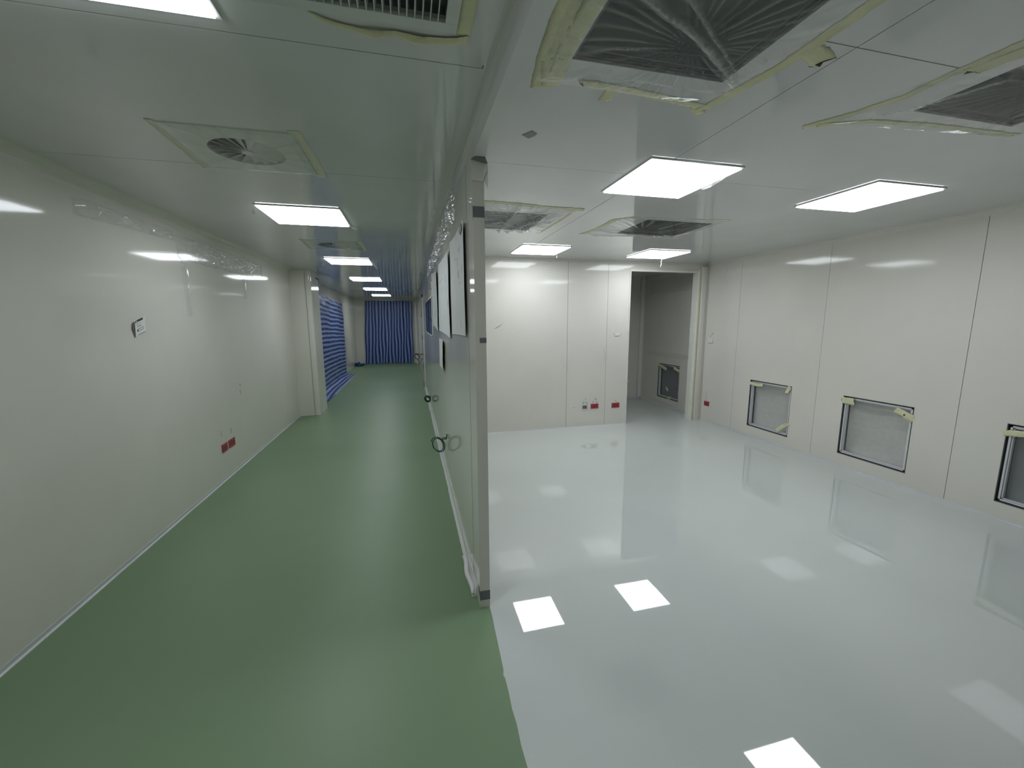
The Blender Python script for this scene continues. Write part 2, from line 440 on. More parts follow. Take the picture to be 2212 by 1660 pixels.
# ================================================================== CEILING LIGHTS
def make_light(x, y, label):
    t = empty('ceiling_light', (x + .303, y + .303, H), label, 'ceiling light', 'square panel lights on the ceiling')
    a = .303; cx, cy = x + a, y + a
    mb = MB()
    for (p, q, r_, s_) in ((-a-.012, a+.012, -a-.012, -a), (-a-.012, a+.012, a, a+.012), (-a-.012, -a, -a, a), (a, a+.012, -a, a)):
        mb.box(cx+p, cx+q, cy+r_, cy+s_, H-.007, H)
    mb.build('light_frame', M['frame'], t)
    mb = MB(); b = a - .002
    mb.prism([(cx-b, cy-b, H-.001), (cx+b, cy-b, H-.001), (cx+b, cy+b, H-.001), (cx-b, cy+b, H-.001)][::-1], (0, 0, -.013))
    mb.build('diffuser', M['lamp'], t)
    return t
labs = ['lit square ceiling panel cut by the top left photo edge, beside the slatted grille',
        'large lit square ceiling panel in the corridor just beyond the round swirl vent',
        'lit ceiling panel in the corridor just past the second, smaller round vent',
        'lit corridor ceiling panel, fourth from the camera, above the side striped sheet',
        'lit corridor ceiling panel, second from the far striped curtain',
        'smallest and farthest lit corridor ceiling panel, nearest the far striped curtain',
        'largest lit square ceiling panel in the white room, nearest the partition',
        'lit square ceiling panel nearest the right wall, above the big wall openings',
        'small lit ceiling panel at the back of the white room, over the blank wall panels',
        'small lit ceiling panel at the back of the room, in front of the doorway']
pos = lights_c + lights_r
L0 = make_light(*pos[0], labs[0])
for (x, y), lb in list(zip(pos, labs))[1:]:
    c = copy_tree(L0, (x - pos[0][0], y - pos[0][1], 0)); c['label'] = lb

# small torn scraps of clear film left round the light frames
def scrap(pts, wd, label, seed, grp='film scraps on the lights'):
    """curled sliver hanging from the ceiling through 3D points"""
    P = [Vector(p) for p in pts]; vs = []; fs = []; cr = []; n = len(P); K = 4
    for i, p in enumerate(P):
        t = (P[min(i+1, n-1)] - P[max(i-1, 0)]).normalized(); s = t.cross(Vector((.2, 1, .1))).normalized()
        ww = wd * (.35 + .65 * math.sin(math.pi * (i + .6) / (n + .2)))
        for k in range(K):
            c = (k / (K-1) - .5) * ww
            q = p + s * c + Vector((0, .35 * abs(c), 0)); q.z = min(q.z, H - .0015)
            vs.append(q); cr.append(random.Random(seed + i * 4 + k).random())
    for i in range(n - 1):
        for k in range(K - 1): fs.append((i*K+k, i*K+k+1, (i+1)*K+k+1, (i+1)*K+k))
    mb = MB().add(vs, fs)
    return top('film_scrap', mb, M['filmv'], label, 'plastic scrap', grp, smooth=True, attrs={'crease': ('FLOAT', cr)})
def sl(x, y, dz, dx=0.0, dy=0.0, n=7, z0=H-.002):
    return [(x + dx * i / (n-1) + .004 * math.sin(i * 2.1), y + dy * i / (n-1), z0 - dz * i / (n-1)) for i in range(n)]
scrap(sl(3.665, 5.545, .125, -.012), .014, 'thin strand of clear film hanging from the panel light before the doorway', 1)
scrap(sl(2.005, 5.50, .055, .0), .012, 'short strand of film hanging from the back light over the blank panels', 2)
scrap(sl(1.36, 2.60, .045, -.01), .018, 'torn film scrap at left corner of the largest white-room light', 3)
scrap(sl(1.99, 2.36, .018, -.0, .22), .03, 'long film scrap along the right edge of the largest white-room light', 4)
scrap(sl(1.50, 2.195, .010, .34, 0), .012, 'film scrap along the near edge of the largest white-room light', 5)
scrap(sl(-1.16, 3.80, .03, -.04, .12), .03, 'crumpled film scrap at left edge of the large corridor light', 6)
scrap(sl(-.50, 4.30, .03, .05, .06), .035, 'crumpled film scrap at far right corner of the large corridor light', 7)
scrap(sl(-1.17, 6.62, .07, -.06, .25), .05, 'curled film scrap left of the light past the second round vent', 8)
scrap(sl(-.52, 6.80, .06, .05, .4), .05, 'curled film scrap right of the light past the second round vent', 9)

# ================================================================== ROUND SWIRL VENTS
def make_swirl(cx, cy, label):
    t = empty('swirl_vent', (cx, cy, H), label, 'air vent', 'round swirl vents in the corridor ceiling')
    # square face plate with a round hole
    mb = MB(); R0 = .178; a = .285; N = 64; vs = []; fs = []
    for k in range(N):
        q = 2 * math.pi * k / N; c, s = math.cos(q), math.sin(q); m = max(abs(c), abs(s))
        vs += [(cx + R0*c, cy + R0*s, H-.006), (cx + a*c/m, cy + a*s/m, H-.004), (cx + a*c/m, cy + a*s/m, H), (cx + R0*c, cy + R0*s, H+.03)]
    for k in range(N):
        i, j = 4*k, 4*((k+1) % N); fs += [(i, i+1, j+1, j), (i+1, i+2, j+2, j+1), (i, j, j+3, i+3)]
    mb.add(vs, fs).build('face_plate', M['frame'], t)
    mb = MB(); mb.tube([(cx, cy, H-.010), (cx, cy, H+.012)], .030, 24); mb.build('hub', M['vane'], t)
    n = 18
    for k in range(n):
        q = 2 * math.pi * (k + .5) / n; mb = MB(); vs = []
        for r_ in (.026, .178):
            hw = r_ * math.pi / n * .86
            d = Vector((math.cos(q), math.sin(q), 0)); s = Vector((-math.sin(q), math.cos(q), 0)); p = Vector((cx, cy, H)) + d * r_
            rise = .46 * 1.9 * hw
            for (e, z) in ((-hw * .95, rise - .004), (hw * .95, -.004), (hw * .95, -.002), (-hw * .95, rise - .002)): vs.append(p + s * e + Vector((0, 0, z)))
        mb.add(vs, [(0,1,2,3), (7,6,5,4), (0,4,5,1), (1,5,6,2), (2,6,7,3), (3,7,4,0)])
        mb.build('blade', M['vane'], t)
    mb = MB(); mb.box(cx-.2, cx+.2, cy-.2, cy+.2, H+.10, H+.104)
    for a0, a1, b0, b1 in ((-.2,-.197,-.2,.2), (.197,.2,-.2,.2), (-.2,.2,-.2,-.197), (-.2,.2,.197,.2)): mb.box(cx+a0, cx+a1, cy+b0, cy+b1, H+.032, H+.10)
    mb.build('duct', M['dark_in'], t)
    # clear film taped over it
    def hf(u, v, s, tt):
        dx, dy = u - cx, v - cy; an = math.atan2(dy, dx); rr = math.hypot(dx, dy)
        k = ridge(((an * 7 / math.pi + noise.noise(Vector((an, 3, 0)))) % 1 - .5) * 2, 5)
        return .009 + .002 * k, .18 * k * (1 if rr > .05 else 0)
    fm = film(S_ceil, [(cx-.30, cy-.29), (cx+.30, cy-.31), (cx+.31, cy+.31), (cx-.32, cy+.30)], 60, 60, hf, 'plastic_film', 'film', t)
    tape(S_ceil, [(cx-.30, cy-.30), (cx-.315, cy), (cx-.33, cy+.32)], .035, fm, m='tape_pale', seed=11)
    tape(S_ceil, [(cx+.30, cy-.32), (cx+.315, cy), (cx+.31, cy+.33)], .060, fm, m='tape_pale', seed=12)
    return t
s0 = make_swirl(*rd[0], 'round swirl vent in a square plate, nearest the camera, taped over with clear film')
s1 = copy_tree(s0, (rd[1][0]-rd[0][0], rd[1][1]-rd[0][1], 0)); s1['label'] = 'smaller-looking round swirl vent deeper in the corridor, between two lit panels'

# ================================================================== SLATTED GRILLE
g = empty('ceiling_grille', (-.12, 1.14, H), 'white slatted return grille taped to the corridor ceiling at the top of the photo', 'grille')
mb = MB(); x0, x1, y0, y1 = -.42, .182, .85, 1.443; i0, i1, j0, j1 = -.38, .144, .89, 1.402
for a, b, c, d in ((x0, x1, y0, j0), (x0, x1, j1, y1), (x0, i0, j0, j1), (i1, x1, j0, j1)): mb.box(a, b, c, d, H-.012, H)
mb.build('frame', M['frame'], g, bevel=.002)
n = 23
for k in range(1, n):
    x = i0 + (i1 - i0) * k / n; mb = MB()
    mb.prism([(x-.0015, j0, H-.011), (x+.0015, j0, H-.011), (x+.006, j0, H+.012), (x+.003, j0, H+.012)], (0, j1-j0, 0))
    mb.build('slat', M['vane'], g)
mb = MB(); mb.box(i0-.01, i1+.01, j0-.008, j1+.002, H+.035, H+.038)
mb.box(i0-.012, i0-.01, j0, j1, H, H+.038); mb.box(i1+.009, i1+.0108, j0, j1, H, H+.038); mb.box(i0, i1, j1+.001, j1+.0028, H+.012, H+.038)
mb.build('back_plate', M['board_dark'], g)
tape(S_ceil, [(.203, .86), (.205, 1.2), (.207, 1.462)], .046, g, seed=3, lift=.003)
def sag(u, v, s, t): return .010 + .030 * math.sin(math.pi * min(1, max(0, s))) * (t ** .6) * (1 + .4 * math.sin(u * 22)), .1
mb = MB(); N = 40; vs = []; fs = []
for i in range(N + 1):
    s = i / N; u = -.25 + .47 * s; v = 1.455 + .045 * math.sin(math.pi * (s * .9 + .05)) + .01 * math.sin(s * 9)
    ww = .012 + .030 * s
    z = .004 + .012 * math.sin(math.pi * s) * (1 + .5 * math.sin(s * 21))
    for k in range(4): vs.append(S_ceil(u, v + ww * (k / 3 - .3), z * (1 if k in (1, 2) else .35) + .002 + .004 * abs(noise.noise(Vector((u * 30, k, 5))))))
for i in range(N):
    for k in range(3): fs.append((i*4+k, i*4+k+1, i*4+k+5, i*4+k+4))
mb.add(vs, fs).build('sagging_tape', M['tape'], g, smooth=True)

# ================================================================== FILTER OPENINGS WITH FILM
def filter_box(f, label, split=False):
    x0, x1, y0, y1 = f; cx, cy = (x0+x1)/2, (y0+y1)/2
    t = empty('ceiling_filter_box', (cx, cy, H), label, 'filter housing', 'open filter boxes in the white-room ceiling')
    mb = MB(); d = .20; e = .004
    mb.box(x0-e, x1+e, y0-e, y1+e, H+d, H+d+.004)
    for a, b, c_, d_ in ((x0-e, x0, y0, y1), (x1, x1+e, y0, y1), (x0-e, x1+e, y0-e, y0), (x0-e, x1+e, y1, y1+e)): mb.box(a, b, c_, d_, H+.041, H+d)
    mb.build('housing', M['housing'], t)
    mb = MB(); k = .010
    for z in (H + .004, H + .022):
        for a, b, c_, d_ in ((x0, x0+k, y0, y1), (x1-k, x1, y0, y1), (x0, x1, y0, y0+k), (x0, x1, y1-k, y1)): mb.box(a, b, c_, d_, z, z+.008)
    mb.build('flange', M['darkgap'], t)
    if split:
        mb = MB(); mb.box(cx-.012, cx+.012, y0, y1, H+.05, H+.08); mb.build('cross_bar', M['alu'], t)
    return t
filter_box(filt[0], 'large dark filter opening overhead, nearest the camera and the partition')
filter_box(filt[1], 'dark filter opening cut by the right edge of the photo')
filter_box(filt[2], 'small dark filter opening behind the partition edge at the back left of the room')
filter_box(filt[3], 'small dark filter opening between the lights over the doorway')

def radial(cx, cy, n, seed, amp=.012, bands=(), base=.010, k2=.6):
    """creases running out from a pinch point, plus straight folds (x0,y0,x1,y1,width,amp,crease)"""
    def h(u, v, s, t):
        dx, dy = u - cx, v - cy; rr = math.hypot(dx, dy) + 1e-6; an = math.atan2(dy, dx)
        ph = an * n / (2 * math.pi) + .8 * noise.noise(Vector((math.cos(an) * 3, math.sin(an) * 3, seed))) + .15 * math.sin(rr * 14 + seed)
        k = ridge((ph % 1 - .5) * 2, 4) * min(1, rr / .10) * (.35 + .65 * abs(noise.noise(Vector((an * 2.3, rr * 2, seed + 3)))) * 2)
        z = base + amp * k + .010 * noise.noise(Vector((u * 5, v * 5, seed))); c = k2 * k
        for (x0, y0, x1, y1, wd, am, cc) in bands:
            ax, ay = x1 - x0, y1 - y0; L2 = ax*ax + ay*ay; q = max(0, min(1, ((u-x0)*ax + (v-y0)*ay) / L2))
            dd = math.hypot(u - x0 - q*ax, v - y0 - q*ay); wob = wd * (1 + .4 * noise.noise(Vector((q * 9, seed, 1))))
            if dd < wob: e = (1 - dd / wob) ** 1.3; z += am * e; c = max(c, cc * (e ** .5) * (.8 + .4 * noise.noise(Vector((u * 60, v * 60, 0)))))
        return max(.001, z), c
    return h

def film_thing(quad, hf, label, nu=110, nv=110, m='film', seed=0, S=S_ceil, name='plastic_film', hug=True):
    cu = sum(p[0] for p in quad) / 4; cv = sum(p[1] for p in quad) / 4
    t = empty(name, S(cu, cv, 0), label, 'plastic film')
    film(S, quad, nu, nv, hf, 'sheet', m, t, seed=seed, hug=hug)
    return t
# nearest filter
t = film_thing([(.47, .80), (1.36, .80), (1.29, 1.65), (.50, 1.64)],
    radial(.95, 1.33, 34, 2, .005, ((.66, 1.16, .98, 1.30, .016, .008, .75), (.98, 1.30, 1.27, 1.48, .020, .008, .8), (.80, 1.14, 1.22, 1.42, .010, .005, .6), (.95, 1.31, 1.24, 1.30, .006, .003, .4), (.60, 1.40, 1.22, 1.33, .005, .003, .3), (.70, 1.54, 1.27, 1.53, .006, .006, .6), (.66, 1.585, .86, 1.56, .012, .012, .8)), k2=.6),
    'clear creased film taped over the nearest large ceiling filter opening', 150, 150)
tape(S_ceil, [(.485, .86), (.475, 1.20), (.505, 1.50), (.535, 1.69)], .075, t, seed=21, lift=.004)
tape(S_ceil, [(.560, .86), (.556, 1.15), (.550, 1.42), (.572, 1.60)], .062, t, seed=22, lift=.004)
tape(S_ceil, [(.520, 1.50), (.575, 1.66)], .080, t, seed=23, lift=.004)
tape(S_ceil, [(.690, 1.615), (.84, 1.618), (1.03, 1.636), (1.26, 1.662)], .042, t, seed=24, lift=.004, jag=.010)
tape(S_ceil, [(.815, 1.615), (.825, 1.715)], .050, t, seed=25)
tape(S_ceil, [(1.275, 1.69), (1.31, 1.52), (1.345, 1.36), (1.345, 1.10), (1.335, .86)], .050, t, seed=26, lift=.004, jag=.008)
tape(S_ceil, [(1.34, 1.245), (1.475, 1.30)], .075, t, seed=27, jag=.012)
tape(S_ceil, [(1.22, 1.66), (1.29, 1.72)], .045, t, seed=28)
# right edge filter
t = film_thing([(2.03, .80), (3.02, .80), (2.99, 1.56), (1.93, 1.66)],
    radial(2.5, 1.1, 36, 5, .004, ((2.05, 1.50, 2.20, 1.20, .03, .02, .5), (2.20, 1.20, 2.7, 1.15, .012, .008, .4)), k2=.5),
    'clear film taped over the ceiling filter opening at the right edge of the photo', 120, 100)
tape(S_ceil, [(1.865, 1.71), (1.96, 1.56), (2.02, 1.40), (2.01, 1.22), (2.03, .90)], .042, t, seed=31, jag=.008, lift=.003)
tape(S_ceil, [(2.06, 1.22), (2.10, 1.05)], .08, t, seed=32, jag=.01)
tape(S_ceil, [(1.90, 1.69), (2.10, 1.60), (2.40, 1.56), (2.96, 1.54)], .035, t, seed=33, jag=.01, lift=.005)
# back left filter
t = film_thing([(.52, 3.27), (1.37, 3.30), (1.345, 4.23), (.50, 4.20)],
    radial(.95, 3.70, 40, 8, .014, ((.88, 3.30, .90, 4.22, .025, .03, .8), (1.12, 3.62, .98, 4.15, .05, .03, .55), (1.20, 3.5, 1.10, 4.22, .05, .03, .6), (.52, 3.46, 1.32, 3.50, .03, .01, .6)), k2=.9),
    'crinkled clear film over the back left ceiling filter opening beside the partition', 130, 130, 'filmv')
tape(S_ceil, [(.50, 3.26), (.86, 3.27), (1.08, 3.31), (1.42, 3.31)], .06, t, seed=41, jag=.02, lift=.006)
tape(S_ceil, [(1.37, 3.36), (1.375, 3.75), (1.345, 4.26)], .030, t, seed=42, jag=.01)
tape(S_ceil, [(.46, 4.23), (.75, 4.22)], .03, t, seed=43)
# filter above the doorway
t = film_thing([(1.90, 3.42), (2.90, 3.40), (2.93, 4.18), (1.84, 4.19)],
    radial(2.35, 3.9, 34, 12, .006, ((1.85, 4.15, 2.4, 4.05, .03, .02, .6), (1.9, 3.95, 2.3, 4.0, .03, .02, .5), (2.5, 3.45, 2.45, 3.75, .03, .01, .35)), k2=.6),
    'clear film over the ceiling filter opening between the two rows of white-room lights', 130, 110)
tape(S_ceil, [(1.81, 4.21), (1.865, 3.92), (1.85, 3.56), (1.97, 3.46)], .05, t, seed=51, jag=.015, lift=.006)
tape(S_ceil, [(1.97, 3.46), (2.33, 3.42), (2.90, 3.34)], .025, t, seed=52, jag=.012)

# loose grey tape square and pencil ticks on the ceiling
mb = MB(); mb.prism([(.577, 2.102, H-.0006), (.612, 2.046, H-.0006), (.645, 2.072, H-.0006), (.640, 2.10, H-.0006), (.618, 2.133, H-.0006)], (0, 0, -.0012))
top('tape_patch', mb, M['greytape'], 'small dark grey tape patch alone on the white-room ceiling by the partition head', 'tape')

# ================================================================== HEADER AND PARTITION END
def band(pts_box, label, extra=None):
    mb = MB(); mb.box(*pts_box)
    if extra: mb.box(*extra)
    return top('tape_band', mb, M['greytape'], label, 'tape', 'dark tape on the partition end')
band((XP - .001, XPR, 2.1895, 2.1908, 2.222, 2.276), 'dark grey tape band near the top of the partition end', (XP - .0014, XP - .0002, 2.1895, 2.232, 2.218, 2.276))
band((.364, XPR + .0008, 2.1895, 2.1908, 1.577, 1.604), 'short dark tape strip halfway up the partition end')
band((XP, XPR + .0008, 2.1895, 2.1908, .050, .109), 'dark grey tape band low on the partition end, just above the floor', (XP - .0014, XP - .0002, 2.1895, 2.245, .075, .125))
t = empty('corner_flap', (.38, 2.17, 2.5), 'peeling corner cover hanging with dark tape where header meets partition end', 'corner cover')
mb = MB(); mb.prism([(.333, 2.178, 2.497), (.352, 2.15, 2.497), (.402, 2.15, 2.497), (.418, 2.178, 2.480), (.418, 2.182, 2.42), (.412, 2.186, 2.50), (.40, 2.19, 2.499), (.333, 2.19, 2.499)], (0, 0, -.0012))
mb.build('tape_band', M['greytape'], t)
mb = MB(); mb.add([(.336, 2.189, 2.496), (.404, 2.189, 2.496), (.412, 2.172, 2.445), (.392, 2.183, 2.395), (.334, 2.183, 2.40),
                   (.336, 2.1905, 2.496), (.404, 2.1905, 2.496), (.412, 2.174, 2.444), (.392, 2.185, 2.394), (.334, 2.185, 2.399)],
                  [(0,1,2,3,4), (9,8,7,6,5), (0,5,6,1), (1,6,7,2), (2,7,8,3), (3,8,9,4), (4,9,5,0)])
mb.build('cover', M['trim'], t)
mb = MB(); mb.add([(.404, 2.189, 2.50), (.416, 2.17, 2.482), (.418, 2.175, 2.36), (.398, 2.186, 2.405), (.405, 2.1905, 2.50), (.4175, 2.172, 2.482), (.4195, 2.177, 2.36), (.3995, 2.188, 2.405)],
                  [(0,1,2,3), (7,6,5,4), (0,4,5,1), (1,5,6,2), (2,6,7,3), (3,7,4,0)])
mb.build('folded_flap', M['plate'], t)

# ================================================================== WALL OPENINGS (RETURN AIR) ON THE RIGHT
def opening(S, y0, y1, z0, z1, back, tapes, label, glints=(), seed=1):
    """recessed square with aluminium frame, back board, clear film and tape pieces; u = y, v = z"""
    t = empty('return_air_opening', S((y0+y1)/2, z0, 0), label, 'wall opening', 'square return openings low on the right wall')
    D = .150; mb = MB()
    def bx(u0, u1, v0, v1, n0, n1):
        a, b = S(u0, v0, n0), S(u1, v1, n1); mb.box(a.x, b.x, a.y, b.y, a.z, b.z)
    e = .0012
    bx(y0+e, y0+.006, z0+e, z1-e, -D, 0); bx(y1-.006, y1-e, z0+e, z1-e, -D, 0); bx(y0+e, y1-e, z0+e, z0+.006, -D, 0); bx(y0+e, y1-e, z1-.006, z1-e, -D, 0)
    mb.build('shaded_rubber_edge', M['darkgap'], t)  # dark to full depth, so recess shade is put into the sides' colour
    mb = MB(); g0, g1 = .016, .040
    for (a, b, nn) in ((g0, g0 + .013, -.012), (g0 + .015, g1, -.022)):
        bx(y0+a, y0+b, z0+a, z1-a, nn-.022, nn); bx(y1-b, y1-a, z0+a, z1-a, nn-.022, nn); bx(y0+a, y1-a, z0+a, z0+b, nn-.022, nn); bx(y0+a, y1-a, z1-b, z1-a, nn-.022, nn)
    mb.build('frame', M['alu'], t)
    # dished back board
    N = 14; vs = []; fs = []; mb = MB()
    for j in range(N + 1):
        for i in range(N + 1):
            s, q = i / N, j / N; dish = (1 - (2*s-1)**4) * (1 - (2*q-1)**4)
            vs.append(S(y0+.03 + (y1-y0-.06)*s, z0+.03 + (z1-z0-.06)*q, -.080 - .05 * dish))
    for j in range(N):
        for i in range(N): a = j*(N+1)+i; fs.append((a, a+1, a+N+2, a+N+1))
    mb.add(vs, fs).build('back_board', M[back], t, smooth=True)
    mb = MB(); bx(y0+.006, y1-.006, z0+.006, z1-.006, -D-.002, -D); mb.build('pan', M['darkgap'], t)
    def hf(u, v, s, tt):
        ph = v * 15 + .6 * noise.noise(Vector((u * 2.5, v * 3, seed))) + 1.2 * (u - y0)
        k = ridge((ph % 1 - .5) * 2, 5) * (.3 + abs(noise.noise(Vector((u * 2, v * 6, seed)))))
        return .0035 * k + .003 * noise.noise(Vector((u * 4, v * 4, seed))), .15 * k
    o = film(lambda u, v, n: S(u, v, n - .016), [(y0+.018, z0+.018), (y1-.018, z0+.018), (y1-.018, z1-.018), (y0+.018, z1-.018)], 70, 90, hf, 'plastic_film', 'film', t, jag=.002, hug=True)
    for k, (p, wd) in enumerate(tapes):
        tape(S, p, wd, o, seed=70 + seed * 5 + k, jag=.006, lift=.004, step=.01)
    return t
def P(y0, z1, *pp): return [(y0 + a, z1 - b) for a, b in pp]
# (far edge is larger y; the photo's left side of an opening is its far side)
a, b = niche[2]
opening(S_right, a, b, .150, .832, 'board', [(P(b, .832, (.010, .050), (-.13, .062), (-.22, .052)), .045), (P(a, .832, (.03, .012), (.075, .10)), .05), (P(a, .832, (-.002, .50), (.09, .56), (.17, .64)), .055)],
        'square wall opening with taped grey board, farthest of those before the doorway', seed=1)
a, b = niche[1]
opening(S_right, a, b, .150, .832, 'board', [(P(b, .832, (.018, .055), (-.12, .055)), .075), (P(a, .832, (.0, .115), (.16, .055)), .065), (P(a, .832, (.0, .135), (.08, .105)), .05)],
        'largest fully visible square wall opening, with masking tape on both upper corners', seed=2)
a, b = niche[0]
opening(S_right, a, b, .150, .832, 'board_dark', [(P(b, .832, (.02, .085), (-.28, .045)), .05)],
        'square wall opening cut off by the right edge of the photo', seed=3)
opening(S_right2, 6.636, 7.316, .155, .838, 'board_dark', [(P(7.316, .838, (.0, .03), (-.27, .10)), .06), (P(6.636, .838, (.0, .10), (.18, .05)), .06), (P(6.636, .838, (.40, .45), (.32, .52)), .05), (P(6.636, .838, (.33, .66), (.21, .64)), .05)],
        'square wall opening seen through the doorway, with dark pane and tape scraps', seed=4)

# ================================================================== SOCKETS, PLATES AND MARKS
def plate(S, u0, u1, v0, v1, name, m, label, cat, group=None, th=.009, detail=None, scr=()):
    cu, cv = (u0+u1)/2, (v0+v1)/2
    t = empty(name, S(cu, v0, 0), label, cat, group)
    mb = MB(); a, b = S(u0, v0, .0004), S(u1, v1, th); mb.box(a.x, b.x, a.y, b.y, a.z, b.z)
    mb.build('cover', M[m], t, bevel=.002)
    if detail:
        mb = MB(); w_, h_ = (u1-u0)*.32, (v1-v0)*.25
        a, b = S(cu-w_, cv-h_, th-.002), S(cu+w_, cv+h_, th+.0015); mb.box(a.x, b.x, a.y, b.y, a.z, b.z)
        mb.build('socket_face', M[detail], t, bevel=.001)
    return t
M['red_dark'] = mat('dark_red_tape', (0.24, 0.02, 0.035), 0.4)
plate(S_far, 2.767, 2.897, .296, .373, 'taped_socket', 'red', 'red taped socket left of the panel joint, beside the round-marked dark socket', 'socket', 'red taped sockets', detail='red_dark')
plate(S_far, 3.133, 3.270, .288, .368, 'taped_socket', 'red', 'red taped socket right of the panel joint, closest to the doorway\'s left edge', 'socket', 'red taped sockets', detail='red_dark')
plate(S_right, 5.700, 5.815, .268, .345, 'taped_socket', 'red', 'red taped socket on the right wall, just right of the doorway post', 'socket', 'red taped sockets', detail='red_dark')
plate(S_left, 4.828, 4.960, .312, .400, 'taped_socket', 'redb', 'nearer of the two adjoining brownish-red taped sockets on the corridor wall', 'socket', 'red taped sockets', detail='red_dark')
plate(S_left, 5.000, 5.160, .312, .400, 'taped_socket', 'redb', 'farther of the two adjoining brownish-red taped sockets on the corridor wall', 'socket', 'red taped sockets', detail='red_dark')
plate(S_far, 2.627, 2.700, .300, .352, 'wall_socket', 'gsocket', 'small dark socket inside a pen-drawn circle low on the back wall', 'socket', th=.005)
plate(S_far, 3.145, 3.225, 1.452, 1.500, 'switch_plate', 'plate', 'small white plate on the back wall panel left of the doorway', 'wall plate', th=.010)
plate(S_right, 5.705, 5.800, 1.322, 1.400, 'switch_box', 'plate', 'white switch box on the right wall beside the doorway post', 'wall plate', th=.022)
plate(lambda u, v, n: Vector((u, 7.98 - n, v)), 4.50, 4.62, .34, .41, 'wall_socket', 'plate', 'white socket on the alcove wall seen through the doorway', 'socket', th=.01)

def mark(S, strokes, parent, r=.0022, m='ink', name='pen_mark'):
    mb = MB()
    for s in strokes: mb.tube([S(u, v, .0012) for u, v in s], r * .6, 5)
    return mb.build(name, M[m], parent)
def off(c, pts, k=1.0): return [(c[0] + a * k, c[1] + b * k) for a, b in pts]
circ = [(2.662 + .058 * math.cos(q), .328 + .062 * math.sin(q)) for q in [2 * math.pi * i / 24 + .3 for i in range(24)]]
mark(S_far, [circ], wb, .002)
mark(S_far, [off((2.664, .42), [(0, .05), (.02, .03)]), off((2.664, .42), [(-.02, .0), (-.035, -.03), (-.02, -.04)]), off((2.664, .42), [(.0, .0), (.035, -.02), (.05, -.05)])], wb, .004, 'black')
mark(S_far, [off((2.83, .38), [(0, .07), (.02, .08), (.03, .05)]), off((2.83, .38), [(-.02, .04), (-.03, .005)]), off((2.83, .38), [(.03, .03), (.05, .0)])], wb, .004, 'black')
mark(S_far, [off((3.20, .375), [(-.02, .03), (.0, .04), (.015, .01), (.04, .0)])], wb, .003, 'ink')
mark(S_far, [[(2.465, .330), (2.487, .332)]], wb, .004, 'ink')
mark(S_far, [[(1.205, 1.575), (1.235, 1.60), (1.28, 1.62), (1.335, 1.652)], [(1.225, 1.582), (1.265, 1.600), (1.30, 1.628)]], wb, .003, 'ink')
mark(S_far, [[(3.225, 1.50), (3.265, 1.495), (3.26, 1.46), (3.228, 1.455)], [(3.108, 1.475), (3.135, 1.50), (3.17, 1.505), (3.21, 1.50)]], wb, .002, 'faintink')
mark(S_far, [[(2.97, 1.26), (2.985, 1.12), (2.97, 1.02)], [(2.98, 1.15), (3.03, 1.13)], [(2.34, .98), (2.37, .97), (2.36, .93)], [(2.27, 1.0), (2.33, 1.0)]], wb, .003, 'faintink')
mark(S_far, [[(3.19, 2.02), (3.192, 2.01)], [(1.16, 2.02), (1.165, 2.0)]], wb, .003, 'faintink')
wr = bpy.data.objects['wall_right']; wr2 = bpy.data.objects['wall_right.001']; wl = bpy.data.objects['wall_left']
mark(S_right, [[(5.78, 1.405), (5.765, 1.44), (5.735, 1.47)], [(5.735, 1.47), (5.715, 1.485), (5.705, 1.47), (5.725, 1.46), (5.735, 1.47)], [(5.62, 1.368), (5.60, 1.366)]], wr, .003, 'ink')
mark(S_right, [[(5.775, .35), (5.778, .40), (5.772, .46), (5.785, .53)]], wr, .002, 'ink')
mark(S_right, [[(5.56, 2.40), (5.53, 2.43), (5.50, 2.46)]], wr, .003, 'faintink')
mark(S_right2, [[(6.80, 1.92), (6.70, 1.97)], [(6.72, 1.85), (6.66, 1.87)], [(6.66, 1.80), (6.65, 1.82)], [(6.50, 1.76), (6.49, 1.80)]], wr2, .004, 'faintink')
mark(S_left, [[(4.853, .545), (4.860, .53)], [(4.857, .52), (4.852, .49)], [(5.10, .52), (5.09, .46)]], wl, .004, 'ink')
mark(S_left, [[(5.46, .95), (5.48, .97), (5.49, .94)], [(5.47, .90), (5.46, .86), (5.48, .84)]], wl, .003, 'ink')

# sticker on the left wall, lifted at its near edge
t = empty('wall_label', (XL, 3.73, 1.60), 'small tilted white sticker with black header on the long left corridor wall', 'sticker')
o_, ex, ez = Vector((3.661, 1.586)), (Vector((3.810, 1.627)) - Vector((3.661, 1.586))), (Vector((3.671, 1.701)) - Vector((3.661, 1.586)))
def sk(a, b, n=0.0):
    q = o_ + ex * a + ez * b; lift = .010 * max(0, .35 - a) / .35
    return S_left(q.x, q.y, .0008 + lift + n)
def skq(a0, a1, b0, b1, n, name, m):
    mb = MB(); N = 10; vs = []
    for i in range(N + 1):
        a = a0 + (a1 - a0) * i / N
        for bb in (b0, b1):
            b = bb * (1 + (0.0 if bb < .5 else -.13 * a * 0)); vs += [sk(a, b, n), sk(a, b, n + .0006)]
    fs = []
    for i in range(N):
        for k, l in ((0, 2), (2, 3), (3, 1), (1, 0)): fs.append((4*i+k, 4*i+l, 4*i+4+l, 4*i+4+k))
    fs += [(0, 1, 3, 2), (4*N, 4*N+2, 4*N+3, 4*N+1)]
    return mb.add(vs, fs).build(name, M[m], t)
skq(0, 1, 0, 1, 0, 'sheet', 'plate')
skq(.06, .80, .86, 1.0, .0007, 'header_bar', 'black')
skq(.13, .30, .90, .95, .0016, 'header_mark', 'plate')
for bb, a0, a1 in ((.74, .2, .62), (.70, .16, .4)): skq(a0, a1, bb, bb + .018, .0007, 'printed_line', 'ink')
